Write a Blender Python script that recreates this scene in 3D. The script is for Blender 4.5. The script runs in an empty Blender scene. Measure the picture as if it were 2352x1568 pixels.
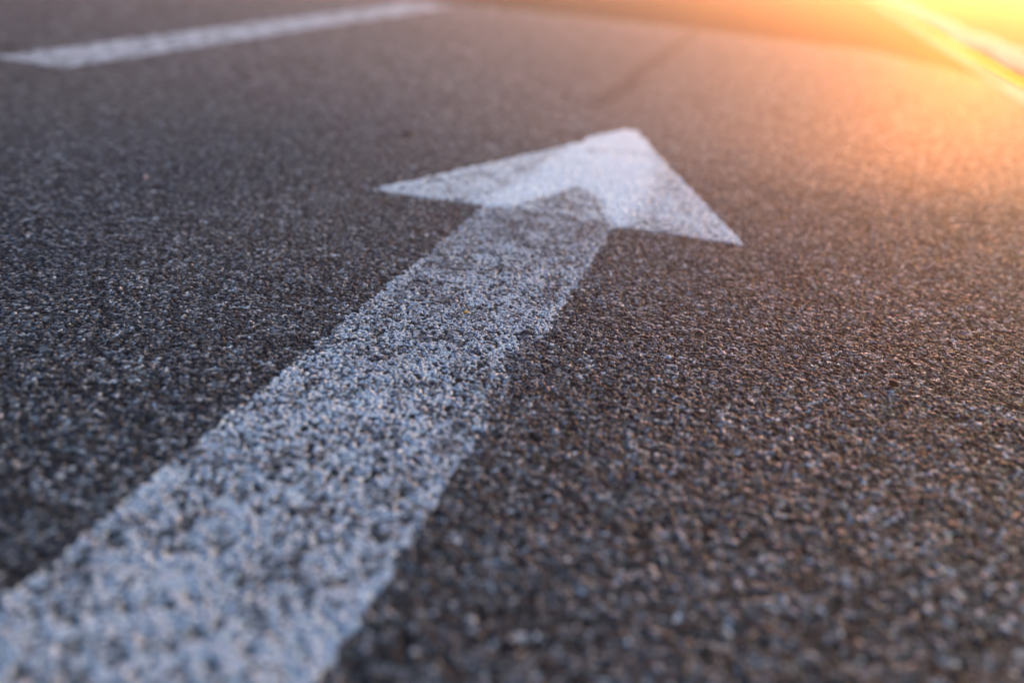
import bpy, math
import numpy as np
from mathutils import Matrix, Vector

sc = bpy.context.scene
COL = sc.collection

# ------------------------------------------------------------------ camera
# measured from the photograph (2352 x 1568 view): vanishing point of the road, of its
# perpendicular, hence focal length, tilt and roll; camera 0.37 m above the road
PW, PH = 2352.0, 1568.0
CAM_H = 0.368
c0 = np.array([PW / 2, PH / 2])
V1 = np.array([1822.0, -108.0])
V2 = np.array([-6500.0, 308.5 + .1488 * -6500.0])
F = math.sqrt(-float(np.dot(V1 - c0, V2 - c0)))
nrm = lambda a: a / np.linalg.norm(a)
AY = nrm(np.array([*(V1 - c0), F]))
AX = -nrm(np.array([*(V2 - c0), F])); AX = nrm(AX - AY * AX.dot(AY))
AZ = -np.cross(AX, AY)
if AZ[1] > 0: AZ = -AZ
right = Vector((AX[0], AY[0], AZ[0])); down = Vector((AX[1], AY[1], AZ[1])); fwd = Vector((AX[2], AY[2], AZ[2]))
cam = bpy.data.cameras.new("camera")
co = bpy.data.objects.new("camera", cam); COL.objects.link(co)
M = Matrix.Identity(4)
for i in range(3):
    M[i][0] = right[i]; M[i][1] = -down[i]; M[i][2] = -fwd[i]
M[2][3] = CAM_H
co.matrix_world = M
cam.sensor_width = 36.0
cam.lens = F / PW * 36.0
cam.clip_start = 0.02; cam.clip_end = 3000
cam.dof.use_dof = True
cam.dof.focus_distance = 0.86
cam.dof.aperture_fstop = 1.6
cam.dof.aperture_blades = 9
sc.camera = co

def at(px, py, z=0.0):            # a point of the photograph laid on the road
    r = np.array([px - c0[0], py - c0[1], F])
    w = np.array([r @ AX, r @ AY, r @ AZ])
    t = (z - CAM_H) / w[2]
    return float(w[0] * t), float(w[1] * t)

# ------------------------------------------------------------------ light
SUN_EL, SUN_AZ = math.radians(4.5), math.radians(11.0)     # azimuth to the right of +Y
world = bpy.data.worlds.new("World"); sc.world = world; world.use_nodes = True
wn = world.node_tree; bg = wn.nodes["Background"]
sky = wn.nodes.new("ShaderNodeTexSky"); sky.sky_type = 'NISHITA'
sky.sun_disc = False; sky.sun_elevation = SUN_EL; sky.sun_rotation = SUN_AZ
sky.air_density = 1.65; sky.dust_density = 0.2; sky.ozone_density = 2.9
# evening sky: a touch of violet, plus an added unseen dark zone dimming the left
wl = wn.links.new
def wmath(op, a, b=None, c=None):
    n = wn.nodes.new("ShaderNodeMath"); n.operation = op
    for i, v in enumerate((a, b, c)):
        if v is None: continue
        if isinstance(v, (int, float)): n.inputs[i].default_value = v
        else: wl(v, n.inputs[i])
    return n.outputs[0]
def wramp(v, a, b):
    n = wn.nodes.new("ShaderNodeMapRange"); n.interpolation_type = 'SMOOTHSTEP'; n.inputs[1].default_value = a; n.inputs[2].default_value = b
    wl(v, n.inputs[0]); return n.outputs[0]
wtc = wn.nodes.new("ShaderNodeTexCoord"); wsep = wn.nodes.new("ShaderNodeSeparateXYZ"); wl(wtc.outputs["Generated"], wsep.inputs[0])
wmp = wn.nodes.new("ShaderNodeMapping"); wmp.inputs["Scale"].default_value = (1, 1, 3.5); wl(wtc.outputs["Generated"], wmp.inputs[0])
wnz = wn.nodes.new("ShaderNodeTexNoise"); wnz.inputs["Scale"].default_value = 2.2; wnz.inputs["Detail"].default_value = 6; wl(wmp.outputs[0], wnz.inputs["Vector"])
az = wmath('ARCTAN2', wsep.outputs[0], wsep.outputs[1])
az = wmath('MULTIPLY_ADD', wnz.outputs[0], .5, az)
el = wmath('MULTIPLY_ADD', wnz.outputs[0], .3, wsep.outputs[2])
left = wmath('SUBTRACT', 1.0, wramp(az, math.radians(-45), math.radians(5)))
low = wmath('SUBTRACT', 1.0, wramp(el, .55, 1.15))
left_dim = wmath('MULTIPLY', wmath('MULTIPLY', left, low), .95)
wt = wn.nodes.new("ShaderNodeMix"); wt.data_type = 'RGBA'; wl(left_dim, wt.inputs[0])
wt.inputs[6].default_value = (.89, .86, 1.20, 1); wt.inputs[7].default_value = (.03, .04, .09, 1)
wm = wn.nodes.new("ShaderNodeMix"); wm.data_type = 'RGBA'; wm.blend_type = 'MULTIPLY'; wm.inputs[0].default_value = 1; wm.clamp_result = False
wl(sky.outputs[0], wm.inputs[6]); # added unseen gold lobe right of the sun, warms reflections on that side
gold = wmath('MULTIPLY', wmath('MULTIPLY', wramp(az, math.radians(14), math.radians(48)), wmath('SUBTRACT', 1.0, wramp(az, math.radians(75), math.radians(120)))),
             wmath('SUBTRACT', 1.0, wramp(el, .30, .85)))
wg = wn.nodes.new("ShaderNodeMix"); wg.data_type = 'RGBA'; wg.clamp_result = False; wl(gold, wg.inputs[0])
wl(wt.outputs[2], wg.inputs[6]); wg.inputs[7].default_value = (7.4, 5.3, 2.7, 1)
wl(wg.outputs[2], wm.inputs[7]); wl(wm.outputs[2], bg.inputs[0])
bg.inputs[1].default_value = 0.15
sun = bpy.data.lights.new("sun", 'SUN'); so = bpy.data.objects.new("sun", sun); COL.objects.link(so)
sun.energy = .78; sun.angle = math.radians(0.6); sun.color = (1.0, 0.22, 0.006)
sd = Vector((math.sin(SUN_AZ) * math.cos(SUN_EL), math.cos(SUN_AZ) * math.cos(SUN_EL), math.sin(SUN_EL)))
so.rotation_euler = sd.to_track_quat('Z', 'Y').to_euler()
sc.view_settings.view_transform = 'Standard'; sc.view_settings.look = 'None'
sc.view_settings.exposure = 2.8; sc.view_settings.gamma = 1.0
sc.cycles.max_bounces = 6; sc.cycles.volume_bounces = 1
sc.cycles.use_denoising = True; sc.cycles.filter_width = 1.1

# ------------------------------------------------------------------ noise helpers
def hash2(ix, iy, k=0):
    h = (ix.astype(np.int64) * 374761393 + iy.astype(np.int64) * 668265263 + k * 974634777) & 0xffffffff
    h = ((h ^ (h >> 13)) * 1274126177) & 0xffffffff
    h = ((h ^ (h >> 16)) * 2246822519) & 0xffffffff
    h ^= h >> 15
    return (h & 0xffffff).astype(np.float32) / float(0xffffff)

def vnoise(x, y, s, k=0):
    x = x / s; y = y / s
    ix = np.floor(x); iy = np.floor(y); fx = x - ix; fy = y - iy
    fx = fx * fx * (3 - 2 * fx); fy = fy * fy * (3 - 2 * fy)
    a = hash2(ix, iy, k); b = hash2(ix + 1, iy, k); c = hash2(ix, iy + 1, k); d = hash2(ix + 1, iy + 1, k)
    return (a + (b - a) * fx) * (1 - fy) + (c + (d - c) * fx) * fy

def fbm(x, y, s, k=0, o=4):
    r = 0; w = 0; a = 1.0
    for i in range(o):
        r = r + a * vnoise(x + 17.3 * i, y - 9.1 * i, s / 2 ** i, k + i); w += a; a *= .55
    return r / w

def voronoi(x, y, s):
    gx = (x / s).astype(np.float32); gy = (y / s).astype(np.float32)
    ix = np.floor(gx); iy = np.floor(gy)
    f1 = np.full(x.shape, 9., np.float32); f2 = f1.copy()
    r = np.zeros_like(f1); r2 = r.copy(); r3 = r.copy(); dx1 = r.copy(); dy1 = r.copy()
    for a in (-1, 0, 1):
        for b in (-1, 0, 1):
            cx = ix + a; cy = iy + b
            px = cx + .08 + .84 * hash2(cx, cy, 1); py = cy + .08 + .84 * hash2(cx, cy, 2)
            w = .55 + .9 * hash2(cx, cy, 3)
            ddx = gx - px; ddy = gy - py
            d = np.sqrt(ddx * ddx + ddy * ddy) * w
            m = d < f1
            f2 = np.where(m, f1, np.minimum(f2, d))
            f1 = np.where(m, d, f1)
            r = np.where(m, hash2(cx, cy, 4), r); r2 = np.where(m, hash2(cx, cy, 5), r2); r3 = np.where(m, hash2(cx, cy, 6), r3)
            dx1 = np.where(m, ddx, dx1); dy1 = np.where(m, ddy, dy1)
    return f1, f2, r, r2, r3, dx1, dy1

def sstep(a, b, x):
    t = np.clip((x - a) / (b - a), 0, 1); return t * t * (3 - 2 * t)

# ------------------------------------------------------------------ mesh helpers
def tag(o, label=None, cat=None, group=None, kind=None):
    if label: o["label"] = label
    if cat: o["category"] = cat
    if group: o["group"] = group
    if kind: o["kind"] = kind
    return o

def grid_mesh(name, X, Y, Z, face_mask, attrs, mat, smooth=True):
    """mesh from the cells of a rectilinear grid picked by face_mask"""
    ny, nx = X.shape
    vi = np.arange(ny * nx).reshape(ny, nx)
    q = np.stack([vi[:-1, :-1], vi[:-1, 1:], vi[1:, 1:], vi[1:, :-1]], -1)[face_mask]
    used = np.zeros(ny * nx, bool); used[q.ravel()] = True
    remap = np.cumsum(used) - 1
    q = remap[q].astype(np.int32)
    co_ = np.stack([X.ravel()[used], Y.ravel()[used], Z.ravel()[used]], -1).astype(np.float32)
    me = bpy.data.meshes.new(name)
    me.vertices.add(len(co_)); me.vertices.foreach_set("co", co_.ravel())
    me.loops.add(q.size); me.loops.foreach_set("vertex_index", q.ravel())
    me.polygons.add(len(q)); me.polygons.foreach_set("loop_start", np.arange(0, q.size, 4, dtype=np.int32))
    if smooth: me.polygons.foreach_set("use_smooth", np.ones(len(q), bool))
    for k, v in attrs.items():
        a = me.attributes.new(k, 'FLOAT', 'POINT'); a.data.foreach_set("value", v.ravel()[used].astype(np.float32))
    me.update(); me.validate()
    o = bpy.data.objects.new(name, me); COL.objects.link(o); me.materials.append(mat)
    return o

def material(name):
    m = bpy.data.materials.new(name); m.use_nodes = True
    return m, m.node_tree, m.node_tree.nodes["Principled BSDF"]

def node(nt, t, **kw):
    n = nt.nodes.new(t)
    for k, v in kw.items(): setattr(n, k, v)
    return n

def ramp(nt, stops, src):
    r = nt.nodes.new("ShaderNodeValToRGB"); e = r.color_ramp.elements
    while len(e) < len(stops): e.new(.5)
    for i, (p, c) in enumerate(stops):
        e[i].position = p; e[i].color = (*c, 1) if len(c) == 3 else c
    nt.links.new(src, r.inputs[0]); return r

# ------------------------------------------------------------------ materials
def road_material(name, painted):
    m, nt, b = material(name); L = nt.links.new
    st = node(nt, "ShaderNodeAttribute", attribute_name="stone")
    gp = node(nt, "ShaderNodeAttribute", attribute_name="gap")      # 1 on a stone, 0 in the binder between
    br = node(nt, "ShaderNodeAttribute", attribute_name="mottle")
    tc = node(nt, "ShaderNodeTexCoord")
    nz = node(nt, "ShaderNodeTexNoise"); nz.inputs["Scale"].default_value = 900; nz.inputs["Detail"].default_value = 3
    L(tc.outputs["Object"], nz.inputs["Vector"])
    col = ramp(nt, [(0, (.005, .005, .005)), (.30, (.010, .0095, .009)), (.46, (.034, .032, .030)), (.64, (.105, .10, .095)), (.85, (.22, .208, .196)), (1, (.50, .47, .44))], st.outputs["Fac"])
    mx = node(nt, "ShaderNodeMix", data_type='RGBA'); L(gp.outputs["Fac"], mx.inputs[0])
    mx.inputs[6].default_value = (.003, .0025, .003, 1); L(col.outputs[0], mx.inputs[7])
    v = node(nt, "ShaderNodeMath", operation='MULTIPLY_ADD'); L(nz.outputs[0], v.inputs[0]); v.inputs[1].default_value = .9; v.inputs[2].default_value = .5
    vo = node(nt, "ShaderNodeTexVoronoi"); vo.inputs["Scale"].default_value = 520; L(tc.outputs["Object"], vo.inputs["Vector"])
    vs = node(nt, "ShaderNodeSeparateColor"); L(vo.outputs["Color"], vs.inputs[0])
    vm = node(nt, "ShaderNodeMath", operation='MULTIPLY_ADD'); L(vs.outputs[0], vm.inputs[0]); vm.inputs[1].default_value = .9; vm.inputs[2].default_value = .55
    vv = node(nt, "ShaderNodeMath", operation='MULTIPLY'); L(v.outputs[0], vv.inputs[0]); L(vm.outputs[0], vv.inputs[1]); v = vv
    v2 = node(nt, "ShaderNodeMath", operation='MULTIPLY'); L(v.outputs[0], v2.inputs[0]); L(br.outputs["Fac"], v2.inputs[1])
    ml = node(nt, "ShaderNodeVectorMath", operation='SCALE'); L(mx.outputs[2], ml.inputs[0]); L(v2.outputs[0], ml.inputs["Scale"])
    out = ml.outputs[0]
    rough = ramp(nt, [(0, (.84,) * 3), (1, (.60,) * 3)], st.outputs["Fac"]).outputs[0]
    if painted:
        pa = node(nt, "ShaderNodeAttribute", attribute_name="paint")
        pf = ramp(nt, [(.25, (.82, .79, .73)), (.75, (.89, .86, .80))], nz.outputs[0])
        pd = ramp(nt, [(.25, (.38, .39, .41)), (.75, (.60, .60, .61))], nz.outputs[0])
        cl = node(nt, "ShaderNodeAttribute", attribute_name="whiteness")
        pm = node(nt, "ShaderNodeMix", data_type='RGBA'); L(cl.outputs["Fac"], pm.inputs[0]); L(pd.outputs[0], pm.inputs[6]); L(pf.outputs[0], pm.inputs[7])
        mp = node(nt, "ShaderNodeMix", data_type='RGBA'); L(pa.outputs["Fac"], mp.inputs[0])
        L(out, mp.inputs[6]); L(pm.outputs[2], mp.inputs[7]); out = mp.outputs[2]
        mr = node(nt, "ShaderNodeMix", data_type='FLOAT'); L(pa.outputs["Fac"], mr.inputs[0]); L(rough, mr.inputs[2]); mr.inputs[3].default_value = .6
        rough = mr.outputs[0]
    fr = node(nt, "ShaderNodeAttribute", attribute_name="shade_seam")  # painted far shadow and the seam both lose gloss
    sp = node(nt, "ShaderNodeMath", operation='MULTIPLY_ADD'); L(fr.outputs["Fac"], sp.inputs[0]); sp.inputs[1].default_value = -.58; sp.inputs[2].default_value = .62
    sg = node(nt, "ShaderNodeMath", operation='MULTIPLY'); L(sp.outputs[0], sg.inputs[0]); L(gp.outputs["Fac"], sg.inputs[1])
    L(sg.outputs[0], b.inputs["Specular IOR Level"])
    L(out, b.inputs["Base Color"]); L(rough, b.inputs["Roughness"])
    b.inputs["Specular IOR Level"].default_value = .42
    bp = node(nt, "ShaderNodeBump"); bp.inputs["Strength"].default_value = .35; bp.inputs["Distance"].default_value = .0006
    L(nz.outputs[0], bp.inputs["Height"]); L(bp.outputs[0], b.inputs["Normal"])
    return m

M_ASPHALT = road_material("asphalt", False)
M_PAINT = road_material("worn_road_paint", True)

def simple(name, c1, c2, scale, rough=.8, bump=.3, dist=.01):
    m, nt, b = material(name); L = nt.links.new
    tc = node(nt, "ShaderNodeTexCoord"); nz = node(nt, "ShaderNodeTexNoise"); nz.inputs["Scale"].default_value = scale; nz.inputs["Detail"].default_value = 6
    L(tc.outputs["Object"], nz.inputs["Vector"])
    r = ramp(nt, [(.3, c1), (.7, c2)], nz.outputs[0]); L(r.outputs[0], b.inputs["Base Color"])
    b.inputs["Roughness"].default_value = rough; b.inputs["Specular IOR Level"].default_value = .08
    bp = node(nt, "ShaderNodeBump"); bp.inputs["Strength"].default_value = bump; bp.inputs["Distance"].default_value = dist
    L(nz.outputs[0], bp.inputs["Height"]); L(bp.outputs[0], b.inputs["Normal"])
    return m

# ------------------------------------------------------------------ the road surface
KERB_X = 0.86
def axis(core0, core1, step, g, end0, end1):
    a = list(np.arange(core0, core1, step)); s = step
    x = a[-1]
    while x < end1: s *= g; x += s; a.append(x)
    s = step; x = a[0]; lo = []
    while x > end0: s *= g; x -= s; lo.append(x)
    return np.array(lo[::-1] + a)

xs = axis(-.66, .58, .00105, 1.012, -400, 400)
ys = axis(.22, 1.12, .00105, 1.007, -40, 500)
# close the rows of the grid up in front of the kerb so the road ends there
xs = np.concatenate([xs[xs < KERB_X - .002], [KERB_X]])
ys_lo = ys[ys < .2]; ys_lo = ys_lo[::4]
ys = np.concatenate([ys_lo, ys[ys >= .2]])
X, Y = np.meshgrid(xs, ys)
X = X.astype(np.float64); Y = Y.astype(np.float64)
S = .0037
wx = X + .0046 * (fbm(X, Y, .0052, 31, 2) - .5); wy = Y + .0046 * (fbm(X, Y, .0052, 37, 2) - .5)
f1, f2, ra, rb, rc, dx1, dy1 = voronoi(wx, wy, S)
gap = sstep(.03, .19, f2 - f1)
miss = (rb < .16).astype(np.float32)                  # lost stones leave pits
gap = gap * (1 - .75 * miss)
tilt = (ra - .5) * dx1 + (rc - .5) * dy1
dome = -.0004 * f1 * f1
lvl = (rb - .5) * .0011
rg = fbm(X, Y, .0034, 41, 2) - .5
Z = gap * (.0015 + lvl * 1.3 + tilt * .0012 + rg * .0012) + dome * .4
Z = Z + .0012 * (fbm(X, Y, .06, 50, 2) - .5) + .0016 * (fbm(X, Y, .3, 55, 2) - .5)
Z = Z - .0022
fade = np.clip(.0035 / np.maximum(np.gradient(xs)[None, :], np.gradient(ys)[:, None]), 0, 1)
Z = Z * fade
stone = np.clip(.5 + .70 * (ra - .5) + 1.1 * (fbm(X, Y, .0045, 60, 3) - .5), 0, 1)
mott = .62 + .76 * fbm(X, Y, .04, 70, 4) 
mott = mott * (.72 + .56 * fbm(X, Y, .45, 75, 3))
# a bitumen seam running up the lane past the arrow tip
sx = X - (at(1470, 170)[0] + .03 * (vnoise(Y, Y * 0, .35, 80) - .5))
seam = np.exp(-(sx / .030) ** 2) * sstep(1.9, 2.2, Y) * (1 - sstep(4.2, 5.0, Y))
mott = mott * (1 - .70 * seam)
# shadow over the far lane, painted into the asphalt's colour and gloss
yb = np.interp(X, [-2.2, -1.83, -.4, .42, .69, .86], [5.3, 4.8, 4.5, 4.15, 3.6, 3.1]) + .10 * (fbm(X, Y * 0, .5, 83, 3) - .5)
shade_seam = sstep(-.10, .10, Y - yb) * sstep(-2.2, -1.9, X)
mott = mott * (1 - .93 * shade_seam)
attrs = dict(stone=stone, gap=gap, mottle=mott, shade_seam=np.maximum(shade_seam, .45 * seam))
all_faces = np.ones((len(ys) - 1, len(xs) - 1), bool)
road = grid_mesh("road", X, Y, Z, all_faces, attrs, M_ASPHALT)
tag(road, kind="structure")

# ------------------------------------------------------------------ painted markings
def seg_dist(px, py, a, b):
    ax, ay = a; bx, by = b; dx, dy = bx - ax, by - ay
    t = np.clip(((px - ax) * dx + (py - ay) * dy) / (dx * dx + dy * dy), 0, 1)
    return np.hypot(px - ax - t * dx, py - ay - t * dy)

def signed(px, py, poly):
    d = np.full(px.shape, 1e9); ins = np.zeros(px.shape, bool)
    n = len(poly)
    for i in range(n):
        a, b = poly[i], poly[(i + 1) % n]
        d = np.minimum(d, seg_dist(px, py, a, b))
        if a[1] != b[1]:
            c = ((a[1] > py) != (b[1] > py)) & (px < (b[0] - a[0]) * (py - a[1]) / (b[1] - a[1]) + a[0])
            ins ^= c
    return np.where(ins, d, -d)

def marking(name, poly, wear, edge, lift=.0005, whiteness=None, film=None):
    p = np.array(poly); x0, y0 = p.min(0) - .03; x1, y1 = p.max(0) + .03
    i0, i1 = np.searchsorted(xs, [x0, x1]); j0, j1 = np.searchsorted(ys, [y0, y1])
    sl = (slice(max(j0 - 1, 0), j1 + 1), slice(max(i0 - 1, 0), i1 + 1))
    x, y, z = X[sl], Y[sl], Z[sl]
    s = signed(x, y, poly) + edge * (fbm(x, y, .010, 90, 3) - .5) * 2.6
    at_ = {k: v[sl] for k, v in attrs.items()}
    g, r2 = at_["gap"], rb[sl]
    cov = wear(x, y, s)                                   # 1 fresh, 0 bare
    thr = .5 + 1.0 * (.30 * (rc[sl] - .5) + .9 * (fbm(x, y, .0038, 93, 2) - .5) + .55 * (fbm(x, y, .018, 95, 3) - .5))
    fill = np.clip(1.5 * cov - 1.0, 0, .62)
    paint = np.maximum(sstep(-.17, .15, cov - thr), .14) * (sstep(.2, .6, g) * (1 - fill) + fill)
    if film: paint = paint * film(x, y)
    at_["paint"] = np.clip(paint, 0, 1)
    at_["whiteness"] = np.clip(whiteness(x, y) if whiteness else x * 0 + 1, 0, 1)
    sf = (s[:-1, :-1] + s[1:, :-1] + s[:-1, 1:] + s[1:, 1:]) / 4
    return grid_mesh(name, x, y, z + lift, sf > 0, at_, M_PAINT)

L0, L1, R1, R0 = at(850, 435), at(1107, 473), at(1408, 519), at(1714, 564)
TIP = at(1452, 297)
sxl, sxr = -.3745, -.1745
arrow_poly = [(sxl, -.8), (sxr, -.8), (sxr, R1[1]), (R0[0], R0[1]), at(1500, 344), at(1466, 302), at(1438, 298), at(1352, 314), at(1336, 326), (L0[0], L0[1]), (sxl, L1[1])]
hb = (L0[1] + R0[1]) / 2
FRESH = [at(*p) for p in [(1455, 290), (1335, 318), (1285, 350), (1215, 405), (1105, 466), (1115, 482), (1190, 468), (1330, 425), (1365, 445), (1405, 500), (1425, 525), (1450, 500), (1505, 400), (1500, 345)]]
TONGUE = [at(*p) for p in [(1130, 482), (1190, 468), (1330, 425), (1365, 445), (1408, 519)]]
def arrow_wear(x, y, s):
    jx = x + .012 * (fbm(x, y, .05, 201, 3) - .5); jy = y + .012 * (fbm(x, y, .05, 211, 3) - .5)
    w = .57 + .08 * (1 - sstep(.28, .60, y)) + .05 * (1 - sstep(.22, .34, y))
    
    side = np.minimum(x - sxl, sxr - x)
    w = w + .26 * np.exp(-((side - .004) / .006) ** 2) * (y < hb) * sstep(.3, .6, fbm(x * 0, y, .12, 221, 2))
    head = sstep(-.004, .012, jy - (hb + .002))
    w = np.where(y > hb - .01, w + head * .15 + head * .55 * (fbm(x, y, .022, 240, 3) - .5), w)
    w = w - .30 * np.exp(-((side - .0) / .02) ** 2) * (x > -.275) * sstep(.52, .6, y) * (1 - sstep(.72, .8, y))
    w = w - .17 * sstep(-.006, .006, signed(x, y, TONGUE))
    w = w + .42 * sstep(-.02, .02, signed(jx, jy, FRESH)) * sstep(-.03, .01, jy - hb)
    w = w + .30 * head * np.exp(-(s / .010) ** 2)
    w = w - .5 * np.exp(-(seg_dist(jx, jy, at(1345, 346), at(1505, 352)) / .006) ** 2)
    return w + (.34 - .2 * head) * (fbm(x, y, .07, 99, 3) - .5) + .42 * (1 - head) * (fbm(x, y, .022, 250, 2) - .5) - .05 * sstep(.45, .7, y) * (1 - head) + .55 * (1 - sstep(.35, .6, y)) * (fbm(x, y, .030, 260, 2) - .5)
def arrow_film(x, y):          # how much of the paint film is left where it has not flaked off
    return .94 - .22 * sstep(.42, .75, y) * (1 - sstep(hb - .01, hb + .03, y)) + .12 * sstep(-.02, .02, signed(x, y, FRESH)) * (y > hb - .03) - .10 * sstep(-.01, .02, signed(x, y, TONGUE))
def arrow_light_wear(x, y):  # light falloff painted as greyer paint toward the near end; strokes and patches real
    return .15 + .20 * sstep(.35, .8, y) + .40 * sstep(hb - .02, hb + .05, y) + .3 * sstep(-.03, .03, signed(x, y, FRESH)) * (y > hb - .02) + .3 * (fbm(x, y, .05, 230, 3) - .5)
arrow = marking("arrow_marking", arrow_poly, arrow_wear, .0055, whiteness=arrow_light_wear, film=arrow_film)
tag(arrow, "large worn white straight-ahead arrow painted on the dark asphalt", "road marking")

dash_poly = [(-1.94, 1.80), (-1.70, 1.76), (-1.685, 4.50), (-1.95, 4.50)]
dash = marking("lane_line", dash_poly, lambda x, y, s: .70 + .35 * (fbm(x, y, .12, 120, 3) - .5), .014, whiteness=lambda x, y: x * 0 + .3)
tag(dash, "blurred white lane dash on the asphalt, left of and beyond the arrow", "road marking")

# ------------------------------------------------------------------ kerb and verge
def strip(name, x0, x1, nx, y0, y1, ny, zf, mat, jag0=0, jag1=0, kind=None):
    t = np.linspace(0, 1, nx); v = np.geomspace(1, (y1 - y0 + 1), ny) - 1 + y0
    T, YY = np.meshgrid(t, v)
    a = x0 + jag0 * (fbm(YY, YY * 0, .5, 140, 4) - .5) * 2; b = x1 + jag1 * (fbm(YY, YY * 0 + 9, .6, 150, 4) - .5) * 2
    XX = a + (b - a) * T
    o = grid_mesh(name, XX, YY, zf(XX, YY, T), np.ones((ny - 1, nx - 1), bool), {}, mat)
    if kind: tag(o, kind=kind)
    return o

M_KERB = simple("pale_concrete", (.42, .40, .38), (.62, .60, .56), 60, .8, .4, .003)
M_GRAVEL = simple("pale_gravel", (.40, .31, .22), (.80, .67, .50), 9, .9, .8, .01)
M_SOIL = simple("verge_soil", (.05, .055, .02), (.12, .13, .045), 8, .95, .8, .03)

import bmesh
print("verts", len(road.data.vertices))
edge = marking("edge_line", [(.745, -3), (.828, -3), (.832, 60), (.745, 60)], lambda x, y, s: .80 + .2 * (fbm(x, y, .2, 130, 3) - .5), .010, whiteness=lambda x, y: x * 0, film=lambda x, y: x * 0 + .6)
tag(edge, "thin white edge line running up the right side of the road beside the verge", "road marking")
verge = strip("verge", KERB_X, 420, 160, -20, 500, 400, lambda x, y, t: .004 + .03 * (fbm(x, y, .15, 160, 4) - .4) * sstep(0, .02, t), M_SOIL, kind="structure")
gravel = strip("gravel_strip", .90, 1.12, 24, -10, 120, 900, lambda x, y, t: .006 + .014 * np.sin(np.pi * t) ** .5 + .012 * (fbm(x, y, .05, 170, 4) - .4), M_GRAVEL, .05, .06)
tag(gravel, "pale rough strip of loose gravel lying along the verge behind the kerb", "gravel", kind="stuff")

# ------------------------------------------------------------------ small debris on the asphalt
def pebble(name, px, py, size, c1, c2, label, flat=.6, rough=.7, seed=0, cat="pebble"):
    import random
    rnd = random.Random(seed)
    bm = bmesh.new(); bmesh.ops.create_icosphere(bm, subdivisions=3, radius=1)
    cuts = [(Vector((rnd.gauss(0, 1), rnd.gauss(0, 1), rnd.gauss(0, 1))).normalized(), rnd.uniform(.55, .85)) for _ in range(9)]
    for v in bm.verts:
        p = v.co.copy()
        for nn, d in cuts:
            k = p.dot(nn) - d
            if k > 0: p -= nn * k * .9
        v.co = Vector((p.x * size * .5, p.y * size * .38, p.z * size * .5 * flat))
    me = bpy.data.meshes.new(name); bm.to_mesh(me); bm.free()
    for p in me.polygons: p.use_smooth = True
    m, nt_, b_ = material(name)
    tc = nt_.nodes.new("ShaderNodeTexCoord"); nz = nt_.nodes.new("ShaderNodeTexNoise"); nz.inputs["Scale"].default_value = 700
    nt_.links.new(tc.outputs["Object"], nz.inputs["Vector"])
    rr = ramp(nt_, [(.3, c1), (.7, c2)], nz.outputs[0]); nt_.links.new(rr.outputs[0], b_.inputs["Base Color"]); b_.inputs["Roughness"].default_value = rough
    me.materials.append(m)
    o = bpy.data.objects.new(name, me); COL.objects.link(o)
    x, y = at(px, py); o.location = (x, y, size * .5 * flat * .7 - .0003); o.rotation_euler = (0, 0, rnd.uniform(0, 3))
    return tag(o, label, cat)
pebble("pebble", 1466, 1088, .011, (.010, .010, .014), (.03, .03, .04), "dark blue-black pebble on bare asphalt right of the lower arrow shaft", seed=1)
pebble("pebble", 2053, 886, .012, (.006, .005, .005), (.02, .018, .018), "small black pebble on the warm-lit asphalt far to the right of the arrow", seed=2)
pebble("pebble", 1209, 766, .009, (.010, .012, .02), (.03, .035, .05), "small dark pebble beside the right edge of the worn arrow shaft", seed=3)
pebble("pebble", 1512, 1533, .006, (.25, .25, .25), (.38, .38, .38), "pale flat pebble on the asphalt near the bottom edge of the picture", flat=.4, seed=4)
pebble("pebble", 1174, 1468, .0045, (.25, .25, .25), (.38, .38, .38), "small whitish blurred pebble on asphalt between arrow shaft and bottom edge", seed=5)
pebble("leaf_fragment", 1070, 717, .008, (.45, .22, .02), (.6, .33, .05), "tiny orange leaf crumb lying on the worn arrow shaft", flat=.25, seed=6, cat="leaf")
pebble("glass_fragment", 334, 409, .007, (.5, .3, .3), (.6, .4, .4), "tiny pinkish fragment glinting on the dark asphalt left of the arrow head", flat=.8, rough=.15, seed=7, cat="fragment")
pebble("pebble", 573, 185, .024, (.02, .02, .022), (.04, .04, .045), "blurred dark pebble on asphalt between the lane dash and the arrow head", seed=8, flat=.4)
pebble("pebble", 935, 308, .022, (.012, .010, .010), (.03, .028, .028), "blurred dark pebble just beyond the left half of the arrow head", seed=9, flat=.4)

# ------------------------------------------------------------------ haze
def box(name, lo, hi):
    bm = bmesh.new(); bmesh.ops.create_cube(bm, size=1)
    for v in bm.verts:
        for i in range(3): v.co[i] = lo[i] if v.co[i] < 0 else hi[i]
    me = bpy.data.meshes.new(name); bm.to_mesh(me); bm.free()
    o = bpy.data.objects.new(name, me); COL.objects.link(o); return o
hz = box("haze", (-430, -60, -1.2), (450, 560, .9))
hm = bpy.data.materials.new("haze"); hm.use_nodes = True; nt = hm.node_tree
nt.nodes.remove(nt.nodes["Principled BSDF"])
pv = nt.nodes.new("ShaderNodeVolumePrincipled"); pv.inputs["Density"].default_value = .028
pv.inputs["Anisotropy"].default_value = .77; pv.inputs["Color"].default_value = (.9, .9, .9, 1)
nt.links.new(pv.outputs[0], nt.nodes["Material Output"].inputs["Volume"])
hz.data.materials.append(hm); tag(hz, kind="stuff")
